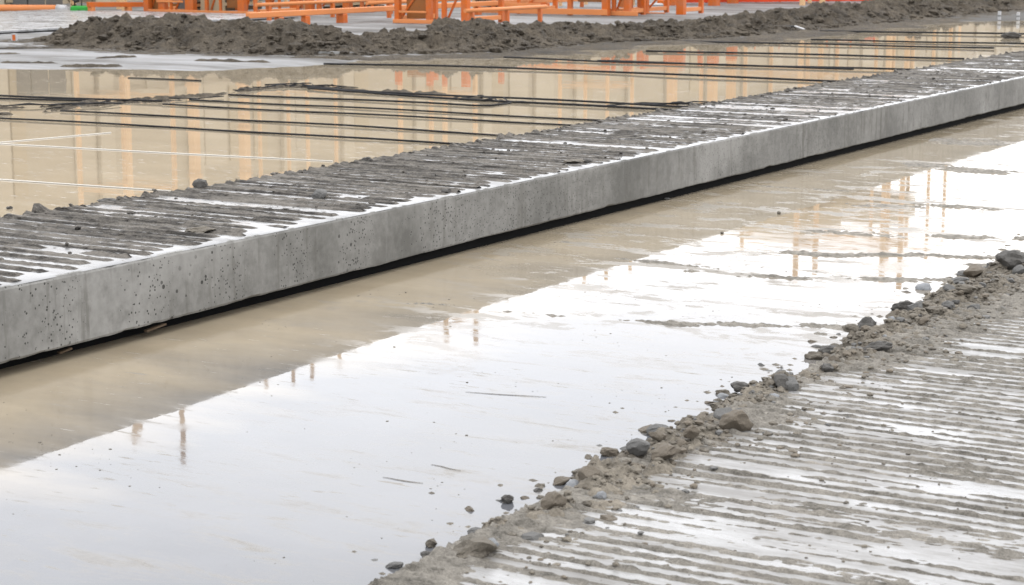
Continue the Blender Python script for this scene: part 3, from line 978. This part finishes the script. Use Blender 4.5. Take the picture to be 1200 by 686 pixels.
# ------------------------------------------------------------------ strands and strings across the far pool
STR = [  # pixel path, height above water, radius, label
    ([(-60, 136), (0, 139), (200, 149), (400, 161), (560, 170)], .010, .0085, 'nearest dark strand crossing the far pool in front of the others'),
    ([(70, 130.5), (200, 136), (400, 147), (615, 160.5)], .010, .0085, 'second nearest dark strand, coming out of the mud streak at left'),
    ([(190, 122.5), (400, 132.7), (600, 143.3), (700, 148)], .010, .0085, 'third dark strand from the front, ending at the slab middle'),
    ([(222, 117), (400, 125.5), (600, 136), (735, 142.5)], .010, .0085, 'fourth dark strand from the front'),
    ([(268, 111), (400, 116), (500, 121), (555, 124), (575, 123.5), (598, 120.5)], .012, .010, 'dark strand that hooks upward at its right end near the debris'),
    ([(360, 104), (430, 109), (600, 119.5), (800, 129.5), (860, 132)], .014, .011, 'dark strand starting in the debris clump and running to the slab'),
    ([(360, 102), (400, 106), (600, 115), (800, 125), (830, 126)], .02, .011, 'dark strand just behind the one from the debris clump'),
    ([(-60, 109), (0, 112), (110, 116), (190, 119)], .02, .011, 'upper one of the paired dark strands at the left picture edge'),
    ([(-60, 112.5), (0, 115), (100, 118.5)], .012, .010, 'lower one of the paired dark strands at the left picture edge'),
    ([(380, 74.5), (480, 76.5), (600, 80), (700, 83.5), (800, 88), (1000, 96), (1010, 96.5)], .022, .013, 'dark strand leaving the far bank and running the whole far pool'),
    ([(700, 71.5), (800, 74.5), (900, 77.5), (1000, 80), (1075, 82)], .022, .013, 'dark strand in the far pool ending at the far part of the slab'),
    ([(590, 67.5), (700, 71.8), (800, 74.8), (1000, 81)], .02, .012, 'dark strand partly overlapping its neighbour in front of the berm'),
    ([(757, 60), (850, 61.5), (1000, 65.5), (1130, 69)], .022, .014, 'dark strand from the berm foot, second from the far end'),
    ([(780, 48), (900, 50.5), (1000, 53), (1165, 56.5)], .022, .014, 'dark strand beginning below the right end of the berm'),
    ([(950, 46.8), (1050, 48.6), (1200, 51.5), (1260, 52.5)], .022, .014, 'thin dark strand running out of the right picture edge'),
    ([(960, 37), (1050, 37.6), (1200, 40), (1260, 41)], .03, .016, 'farthest dark strand at the right end of the far pool'),
    ([(150, 91.5), (200, 93.5), (235, 95)], .004, .008, 'short dark strand near the far shore at left'),
]
for P, z, r, lb in STR:
    pts = [at(px, py, z) for px, py in P]
    dense = []
    for a, b in zip(pts[:-1], pts[1:]):
        m_ = max(2, int((b - a).length / .25))
        dense += [a.lerp(b, i / m_) for i in range(m_)]
    dense.append(pts[-1])
    ph = random.random() * 9
    dense = [p + Vector((0, .012 * math.sin(i * .37 + ph), .004 * math.sin(i * .53 + ph))) for i, p in enumerate(dense)]
    o = MB().tube(dense, r, 8).build('steel_strand', M['strand'], origin=pts[0])
    tag(o, lb, 'cable', 'dark strands across the far pool')
for P, lb in [([(-40, 166), (0, 168.5), (200, 179.5), (390, 189)], 'longer pale string on the far pool in front of the dark strands'),
              ([(-40, 208), (0, 210.5), (200, 224)], 'shorter pale string on the far pool closest to the slab'),
              ([(-40, 169.5), (0, 167), (130, 155.5)], 'pale string slanting upward to the right on the far pool')]:
    pts = [at(px, py, .004) for px, py in P]
    o = MB().tube(pts, .0045, 6).build('string_line', M['string'], origin=pts[0])
    tag(o, lb, 'string', 'pale strings on the far pool')

# ------------------------------------------------------------------ far side: orange racks and what stands among them
def rack(label, y0, posts, rails, depth, height, name='orange_rack', base=0.02, mat='orange', panels=()):
    """frame along X at Y=y0; posts = (px left, px right), rails = (px0, px1, z, h)"""
    xs = [x_for((a + b) / 2, y0) for a, b in posts]
    r = empty(name, (sum(xs) / len(xs), y0, base), label, 'rack', 'orange steel racks behind the berm')
    for (a, b), x in zip(posts, xs):
        wd = abs(x_for(b, y0) - x_for(a, y0)) * .8
        dp = min(.16, wd)
        pl(MB().box((x - wd / 2, y0, base), (x + wd / 2, y0 + dp, height), .008).build('post', M[mat], r))
    for a, b in (posts[0], posts[-1]):
        x = x_for((a + b) / 2, y0)
        pl(MB().box((x - .05, y0 + depth - .1, base), (x + .05, y0 + depth, height), .008).build('post', M[mat], r))
        for z in (base + .06, height * .5):
            pl(MB().bar((x, y0 + .16, z + .05), (x, y0 + depth - .1, z + .05), .07, .09).build('side_rail', M['pale_orange'], r))
    for a, b, z, h in rails:
        xa, xb = x_for(a, y0), x_for(b, y0)
        pl(MB().box((xa, y0 - .03, z), (xb, y0 - .003, z + h), .006).build('rail', M['pale_orange'], r))
    for q in range(0, len(xs) - 1, 2):
        if xs[q + 1] - xs[q] > .25:
            pl(MB().bar((xs[q], y0 + .19, base + .12), (xs[q + 1], y0 + .19, height - .12), .03, .045).build('brace', M[mat], r))
    for a, b, z0, z1, mm in panels:
        xa, xb = x_for(a, y0), x_for(b, y0)
        pl(MB().box((xa, y0 + .2, z0), (xb, y0 + .24, z1), .004).build('panel', M[mm], r))
    return r


Y1 = at(230, 19.5).y
rack('wide orange rack with many uprights on the left behind the berm', Y1,
     [(167, 174), (184, 193), (198, 201), (215, 227), (239, 243), (256, 259), (277, 286), (296, 300)],
     [(174, 300, .05, .09), (166, 300, 1.1, .1), (166, 300, .62, .06), (184, 215, .3, .05)], 1.6, 1.2,
     panels=[(167, 184, .1, 1.05, 'brown_orange'), (193, 215, .75, 1.05, 'ply'), (228, 256, .1, 1.0, 'ply'), (259, 277, .2, 1.05, 'brown_orange'), (200, 214, .15, .55, 'hoarding')])
Y2 = at(380, 15).y
rack('long row of orange uprights with plywood behind the pale beam', Y2,
     [(310, 316), (325, 328), (338, 347), (356, 365.5), (370, 375), (400, 410), (421, 425), (434, 437), (452, 455)],
     [(305, 460, 1.1, .1), (305, 460, .7, .06)], 1.4, 1.2,
     panels=[(316, 338, .35, 1.05, 'ply'), (347, 356, .3, 1.05, 'brown_orange'), (375, 400, .25, 1.05, 'brown_orange'), (410, 452, .3, 1.05, 'ply')])
Y3 = at(505, 30).y
rack('low front orange trestle frame with three uprights standing behind the lowest berm crest', Y3,
     [(461, 468), (498, 505), (516.5, 522), (539, 548)],
     [(461, 551, .03, .08), (468, 500, .24, .04)], 1.5, 1.2,
     panels=[(470, 498, .12, 1.05, 'brown_orange')])
Y4 = at(650, 19).y
rack('long orange rack with double rails right of the trestle frame', Y4,
     [(605, 609), (664, 670), (704, 713)],
     [(560, 712, .04, .13), (560, 634, .2, .08), (600, 712, .62, .08), (600, 712, 1.08, .1)], 1.8, 1.2,
     panels=[(672, 703, .32, .8, 'brown_orange'), (614, 634, .2, .3, 'orange')])
Y5 = at(720, 20).y
rack('narrow crowded orange rack between the long rack and the open gate frame', Y5,
     [(716, 721), (730, 738)], [(716, 748, .03, .1)], .9, 1.2, panels=[(721, 730, .2, 1.1, 'pale_orange')])
Y6 = at(778, 18.5).y
rack('open orange gate-like frame of two stout uprights at the right', Y6,
     [(752, 759), (791, 802)], [(752, 780, .04, .03), (752, 802, 1.08, .1)], 1.2, 1.2)

for k, (px, py, n_, mm, lb) in enumerate([(243, 14, 5, 'brown_orange', 'stack of brown boards lying behind the wide orange rack'),
                                       (268, 13, 4, 'ply', 'stack of pale boards beside the brown boards behind the wide rack'),
                                       (415, 12, 4, 'ply', 'stack of plywood sheets behind the row of orange uprights'),
                                       (590, 13, 3, 'brown_orange', 'low stack of brown boards behind the long orange rack')]):
    p = at(px, py); st = empty('board_stack', p, lb, 'board stack', 'board stacks behind the racks', rz=.04 * k)
    for j in range(n_):
        MB().box((-.35 + .02 * (j % 2), -.9, .03 + j * .11), (.35 + .015 * (j % 3), .9, .11 + j * .11), .006).build('board', M[mm if j % 2 else 'timber'], st)

# long pale beam running beside the racks, parallel to the slab
a = at_depth(290, 18.5, 36.5)
b = Vector((a.x, y_for(760, a.x), a.z))
bm_ = empty('pale_beam', (a.x, a.y, 0), 'long pale orange beam on short legs running past the racks', 'beam')
pl(MB().bar(a, b, .1, .11, .01).build('beam', M['pale_orange'], bm_))
for px in (327, 358, 402, 470, 560, 640):
    y = y_for(px, a.x)
    pl(MB().box((a.x - .06, y - .08, .0), (a.x + .06, y + .08, a.z - .06), .008).build('leg', M['orange'], bm_))
pp = at(405, 26)
pl(MB().box((a.x - .14, y_for(400, a.x), 0.0), (a.x - .07, y_for(410, a.x), a.z - .03), .01).build('bracket', M['orange'], bm_))

for k, (px, py, t_, px2, lb) in enumerate([(300, 6, 40, 470, 'thin pale orange rail above the long beam at the left racks'),
                                         (545, 13, 37, 640, 'short pale orange rail lying low right of the trestle frame'),
                                         (430, 4, 41, 700, 'thin pale orange rail high behind the trestle frame')]):
    a2 = at_depth(px, py, t_); b2 = Vector((a2.x, y_for(px2, a2.x), a2.z))
    r2 = empty('pale_rail', (a2.x, a2.y, 0), lb, 'rail')
    pl(MB().tube([a2, b2], .04, 10).build('tube', M['pale_orange'], r2))
    for f_ in (.08, .5, .92):
        c2 = a2.lerp(b2, f_)
        pl(MB().box((c2.x - .04, c2.y - .04, 0), (c2.x + .04, c2.y + .04, c2.z - .038), .006).build('leg', M['orange'], r2))

# orange tube lying at far left with its pale end
p, q = at(-80, 14.5), at(68, 15.5)
tb = empty('orange_tube', (p.x, p.y, 0), 'thick orange tube lying on the ground at the left picture edge', 'tube')
pl(MB().tube([p + Vector((0, 0, .1)), q + Vector((0, 0, .1))], .09, 14).build('tube', M['pale_orange'], tb))
d_ = (q - p).normalized()
pl(MB().tube([q + Vector((0, 0, .1)) - d_ * .02, q + Vector((0, 0, .1)) + d_ * .22], [.105, .085], 14).build('end_cap', M['white'], tb))
for f_ in (.2, .62, .9):
    c_ = p.lerp(q, f_)
    pl(MB().box((c_.x - .12, c_.y - .1, 0), (c_.x + .12, c_.y + .1, .035), .006).build('skid', M['dark'], tb))
p, q = at(55, 11), at(71, 10.6)
o = MB().tube([p + Vector((0, 0, .05)), q + Vector((0, 0, .05))], .05, 10).build('black_pipe', M['dark'], origin=p)
tag(o, 'short black pipe lying behind the end of the orange tube', 'pipe')

# orange beam and stub left of the wide rack
p, q = at_depth(103, 5.5, 44), at_depth(170, 5.5, 45)
ob = empty('orange_beam', (p.x, p.y, 0), 'orange beam on two stout feet between the green pump and the wide rack', 'beam')
pl(MB().bar(p, q, .12, .11).build('beam', M['orange'], ob))
for f_ in (.06, .7):
    c_ = p.lerp(q, f_)
    pl(MB().box((c_.x - .07, c_.y - .06, 0), (c_.x + .07, c_.y + .06, c_.z - .056), .01).build('leg', M['pale_orange'], ob))

# green pump
p = at(94, 17.5); sc = (p - EYE).length / FPX
gp = empty('green_pump', p, 'small bright green pump with a dark top on the berm left end', 'pump', rz=YAW)
W, Hh = 20 * sc, 10 * sc
m = MB(); m.box((-W / 2, -.12, .02), (W / 2, .12, Hh), .03); m.build('body', M['green'], gp)
m = MB(); m.tube([(-W * .3, 0, Hh), (-W * .3, 0, Hh + .1), (-W * .05, 0, Hh + .14)], .05, 10); m.tube([(-W * .45, 0, Hh), (-W * .45, 0, Hh + .13), (W * .1, 0, Hh + .15), (W * .1, 0, Hh)], .016, 8)
m.build('handle', M['dark'], gp)
m = MB(); m.tube([(W * .5, 0, Hh * .55), (W * .62, 0, Hh * .5)], .05, 10); m.build('outlet', M['green'], gp)
m = MB(); m.tube([(0, -.12, Hh * .35), (0, -.15, Hh * .35)], .045, 12); m.build('cap', M['dark'], gp)

# low pale pad with a shadow line put in as a dark block, left of the berm, and the marker on it
p = at(-60, 41); q = at(36, 40.5)
pd_ = MB(); pd_.box((p.x - 6, p.y - .0, .05), (q.x, p.y + 9, .1), .01)
o = pd_.build('concrete_pad', M['pale'], origin=(p.x, p.y, 0)); tag(o, 'low pale concrete pad with a painted shadow line under its front edge left of the berm', 'concrete pad')
o = MB().box((p.x - 5.9, p.y + .08, -.05), (q.x - .1, p.y + 8.9, .0495)).build('pad_shadow', M['dark'], bpy.data.objects['concrete_pad'])  # dark block drawn in place of the shadow under the pad edge
o.matrix_parent_inverse = bpy.data.objects['concrete_pad'].matrix_basis.inverted()
p = at(17, 49.5); sc = (p - EYE).length / FPX
mk = empty('marker_stake', p, 'stubby orange and white marker stake left of the berm', 'marker', rz=YAW)
w_ = 3.2 * sc; h_ = 9.5 * sc
MB().box((-w_ * .55, -.03, 0), (w_ * .55, .03, h_ * .86), .004).build('stake', M['orange'], mk)
MB().box((-w_ * .95, -.035, 0), (-w_ * .56, .035, h_), .004).build('side', M['white'], mk)
MB().box((w_ * .56, -.035, h_ * .1), (w_ * .95, .035, h_ * .97), .004).build('side', M['white'], mk)
MB().box((-w_ * .55, -.034, h_ * .865), (w_ * .55, .034, h_), .004).build('cap', M['white'], mk)

# grey hoarding far left
p, q = at(-220, 8.5), at(78, 8)
hd = empty('site_hoarding', p, 'grey vertical board hoarding at the far left behind the orange tube', 'fence')
L = (q - p).length; hd.rotation_euler.z = math.atan2(q.y - p.y, q.x - p.x)
nb = int(L / .46)
for i in range(nb):
    MB().box((i * .46 + .012, 0, .05), (i * .46 + .446, .03, 2.3), .008).build('board', M['hoarding'], hd)
for i in range(0, nb + 1, 4):
    MB().box((i * .46 - .04, .035, 0), (i * .46 + .04, .12, 2.35), .006).build('post', M['dark'], hd)
MB().box((0, .032, .5), (nb * .46, .075, .6)).build('rail', M['dark'], hd)
MB().box((0, .032, 1.9), (nb * .46, .075, 2.0)).build('rail', M['dark'], hd)

# orange safety mesh
p, q = at(800, 5.2), at(1028, 2.6)
mf = empty('mesh_fence', p, 'red-orange safety mesh fence along the top behind the berm', 'fence')
mf.rotation_euler.z = math.atan2(q.y - p.y, q.x - p.x); L = (q - p).length
xs_ = np.linspace(0, L, 160)
me = bpy.data.meshes.new('mesh'); vv, ff = [], []
for i, x in enumerate(xs_):
    wob = .05 * math.sin(x * 1.9) + .03 * math.sin(x * 4.7)
    sag = .05 * abs(math.sin(x * .9))
    for z in np.linspace(.04, 1.1 - sag, 7): vv.append((x, wob * (1.2 - z), z))
for i in range(159):
    for j in range(6):
        a_ = i * 7 + j; ff.append((a_, a_ + 7, a_ + 8, a_ + 1))
me.from_pydata(vv, [], ff); me.update(); me.materials.append(M['mesh'])
o = link(bpy.data.objects.new('netting', me), mf)
sol = o.modifiers.new('solid', 'SOLIDIFY'); sol.thickness = .012
for i in range(0, 9):
    x = L * i / 8
    MB().tube([(x, .1, 0), (x, .1, 1.25)], .025, 8).build('post', M['orange'], mf)

# small things along the far shore
p = at(360, 64.5)
o = MB().tube([p + Vector((-.16, -.1, .05)), p + Vector((.16, .1, .05))], .045, 12).build('black_pipe', M['dark'], origin=p)
tag(o, 'short black pipe stub lying at the berm foot on the far shore', 'pipe')
p = at(392, 66.5); o = link(bpy.data.objects.new('stone', ROCKS['grey'][1])); o.location = p + Vector((0, 0, .04)); o.scale = (.3, .2, .09); o.rotation_euler.z = YAW
tag(o, 'flat grey stone beside the black pipe stub at the berm foot', 'stone')
p = at(925, 34.5, .05); pb = empty('pipe_offcut', p, 'black pipe offcut with a white strip below the right part of the berm', 'pipe', rz=YAW)
MB().tube([(-.12, 0, .04), (.1, 0, .04)], .035, 10).build('pipe', M['dark'], pb)
MB().bar((.1, -.02, .06), (.24, -.25, .01), .05, .02).build('strip', M['white'], pb)
o = link(bpy.data.objects.new('plastic_scrap', ROCKS['pale'][2])); p = at(870, 45, .02); o.location = p; o.scale = (.09, .05, .03); o.rotation_euler.z = .5
tag(o, 'white plastic scrap at the foot of the berm above the far strands', 'scrap')
for k, (px, h_, lb) in enumerate([(1171, 10, 'white marker stake in the far pool, left one of the pair'), (1193, 9, 'white marker stake in the far pool, right one of the pair')]):
    p = at(px, 24); sc = (p - EYE).length / FPX
    mb = MB(); mb.box((-.03, -.03, -.1), (.03, .03, h_ * sc), .006)
    o = mb.build('marker_stake', M['white']); o.location = p; tag(o, lb, 'marker', 'white stakes in the far pool')
    o2 = MB().box((-.036, -.036, h_ * sc * .42), (.036, .036, h_ * sc * .6), .004).build('band', M['grey'], o)
p = at(1190, 5.5); tk = empty('timber_stack', p, 'dark stack of baulks at the top right corner behind the far pool', 'timber stack', rz=YAW)
for i in range(4):
    for j in range(3):
        MB().box((-.3 + i * .27, 0, .02 + j * .2), (-.06 + i * .27, 1.6, .2 + j * .2), .012).build('baulk', M['dark'], tk)
# loose boxes in the gate frame
p = at(768, 14); o = MB().box((-.16, -.12, 0), (.16, .12, .2), .02).build('box', M['white']); o.location = p; o.rotation_euler.z = YAW + .3
tag(o, 'white box inside the open orange gate frame', 'box')
MB().box((-.165, -.125, .14), (.165, .125, .16), .003).build('lid_band', M['grey'], o)
p = at(774, 13.5); o = MB().box((-.08, -.1, 0), (.08, .1, .28), .02).build('box', M['orange']); o.location = p; o.rotation_euler.z = YAW
tag(o, 'small orange box beside the white box in the gate frame', 'box')
MB().box((-.05, -.108, .1), (.05, -.101, .2), .002).build('lid', M['brown_orange'], o)

# ------------------------------------------------------------------ building under construction behind it all
BX, BH = -37.0, 5.85
BY0, BY1 = 12.0, 150.0
bd = empty('concrete_building', (BX, 60, 0), 'long tan concrete building shell behind the racks, seen mirrored in the far pool', 'building')
pl(MB().box((BX - 12, BY0, 0), (BX, BY1, BH)).build('wall', M['facade'], bd))
rb = random.Random(5)
y = BY0 + 1
i = 0
while y < BY1 - 4:
    pl(MB().box((BX + .003, y, 0), (BX + .16, y + .6, BH - .3), .02).build('column', M['column'], bd))
    nxt = y + rb.uniform(3.2, 4.6)
    yy = y + .75
    while yy < nxt - .3:
        wd = min(rb.uniform(.5, 1.5), nxt - .1 - yy)
        r_ = rb.random()
        mm = 'form' if r_ < .015 else 'ply' if r_ < .3 else 'column' if r_ < .6 else None
        if mm:
            z0 = rb.choice([.1, .1, 2.6]); z1 = rb.choice([2.4, 4.9, 5.0])
            if z1 > z0: pl(MB().box((BX + .004, yy, z0), (BX + .06, yy + wd, z1), .01).build('panel', M[mm], bd))
        yy += wd + rb.uniform(.05, .6)
    y = nxt
for z in (2.45, BH - .28):
    pl(MB().box((BX + .165, BY0, z), (BX + .22, BY1, z + .12)).build('ledge', M['column'], bd))

# tall scaffold towers in front of it, mirrored in the near pool
def tower(cx, cy, wx_, wy_, tall, lifts, label, r=.06, mat='form', deck=None):
    r *= .5
    if deck: lifts = sorted(set(list(lifts) + [tall * .8, tall * .93]))
    tw = empty('scaffold_tower', (cx, cy, 0), label, 'scaffold', 'scaffold towers before the building')
    for sx in (-1, 1):
        for sy in (-1, 1):
            h = tall * rb.uniform(.86, 1.0)
            MB().box((sx * wx_ / 2 - r, sy * wy_ / 2 - r, 0), (sx * wx_ / 2 + r, sy * wy_ / 2 + r, h), .01).build('standard', M[mat], tw)
    for z in lifts:
        for s_ in (-1, 1):
            MB().box((-wx_ / 2 + r, s_ * wy_ / 2 - r * .8, z), (wx_ / 2 - r, s_ * wy_ / 2 + r * .8, z + r * 1.6)).build('ledger', M[mat], tw)
            MB().box((s_ * wx_ / 2 - r * .8, -wy_ / 2 + r, z + .002), (s_ * wx_ / 2 + r * .8, wy_ / 2 - r, z + r * 1.7)).build('ledger', M[mat], tw)
    if deck:
        MB().box((-wx_ / 2 - .2, -wy_ / 2 - .2, deck), (wx_ / 2 + .2, wy_ / 2 + .2, deck + .75), .02).build('deck', M['ply'], tw)
    return tw


def tower_px(px, top_reflect, depth, wx_, wy_, lifts, label, **k):
    d = Vector((ray(px, -65).x, ray(px, -65).y, 0)); c = d * depth
    e_ = ray(px, top_reflect); hh = -e_.z / math.hypot(e_.x, e_.y) * d.length * depth - CAM_H
    return tower(c.x, c.y, wx_, wy_, hh, lifts, label, **k)


tower_px(140, 548, 46, 1.6, 1.6, (2, 4.2, 6.4), 'tallest slim scaffold tower at left, seen mirrored beside the slab', r=.1)
tower_px(345, 468, 48, 1.5, 1.2, (2, 4.2, 6.4), 'slim scaffold tower mirrored left of the middle of the near pool', r=.08)
tower_px(512, 428, 47, 1.3, 1.4, (2, 4.0, 6.0, 7.6), 'scaffold tower with a top rail mirrored in the middle of the near pool', r=.1)
tower_px(700, 345, 50, 1.4, 1.4, (2, 4.0, 6.6), 'slender scaffold tower mirrored right of the middle', r=.08)
tower_px(905, 272, 54, 3.2, 2.2, (2, 4.0), 'broad scaffold tower with plank deck mirrored at the right', r=.09, deck=5.7)
tower_px(1005, 350, 50, 2.4, 1.4, (2, 4.2, 6.2), 'tall scaffold tower with many ledgers mirrored at the right end', r=.12)
tower_px(975, 300, 58, 4.6, 2.0, (2.2, 4.2), 'wide scaffold tower with deck farthest back at the right', r=.1, deck=5.9)
tower_px(1075, 320, 52, 1.6, 1.4, (2, 4.0, 6.6), 'scaffold tower nearest the right end of the row', r=.08)
for k, (px, rf, dp) in enumerate([(221, 300, 46), (281, 300, 46.5), (790, 160, 50), (860, 150, 52), (838, 165, 50)]):
    d = Vector((ray(px, -65).x, ray(px, -65).y, 0)); c = d * dp
    e_ = ray(px, rf); hh = -e_.z / math.hypot(e_.x, e_.y) * d.length * dp - CAM_H
    ct = empty('orange_column', (c.x, c.y, 0), ['left one of the twin orange column forms behind the wide rack', 'right one of the twin orange column forms behind the wide rack',
               'orange column form left of the three at right', 'rightmost of the three orange column forms at right', 'middle of the three orange column forms at right'][k], 'column form', 'orange column forms')
    MB().box((-.11, -.11, 0), (.11, .11, hh), .02).build('shaft', M['form'], ct)
    MB().box((-.125, -.125, 0), (.125, .125, 1.5), .02).build('sleeve', M['orange'], ct)
    for z in np.arange(1.7, hh, 1.1):
        MB().box((-.14, -.14, z), (.14, .14, z + .07), .006).build('clamp', M['form'], ct)
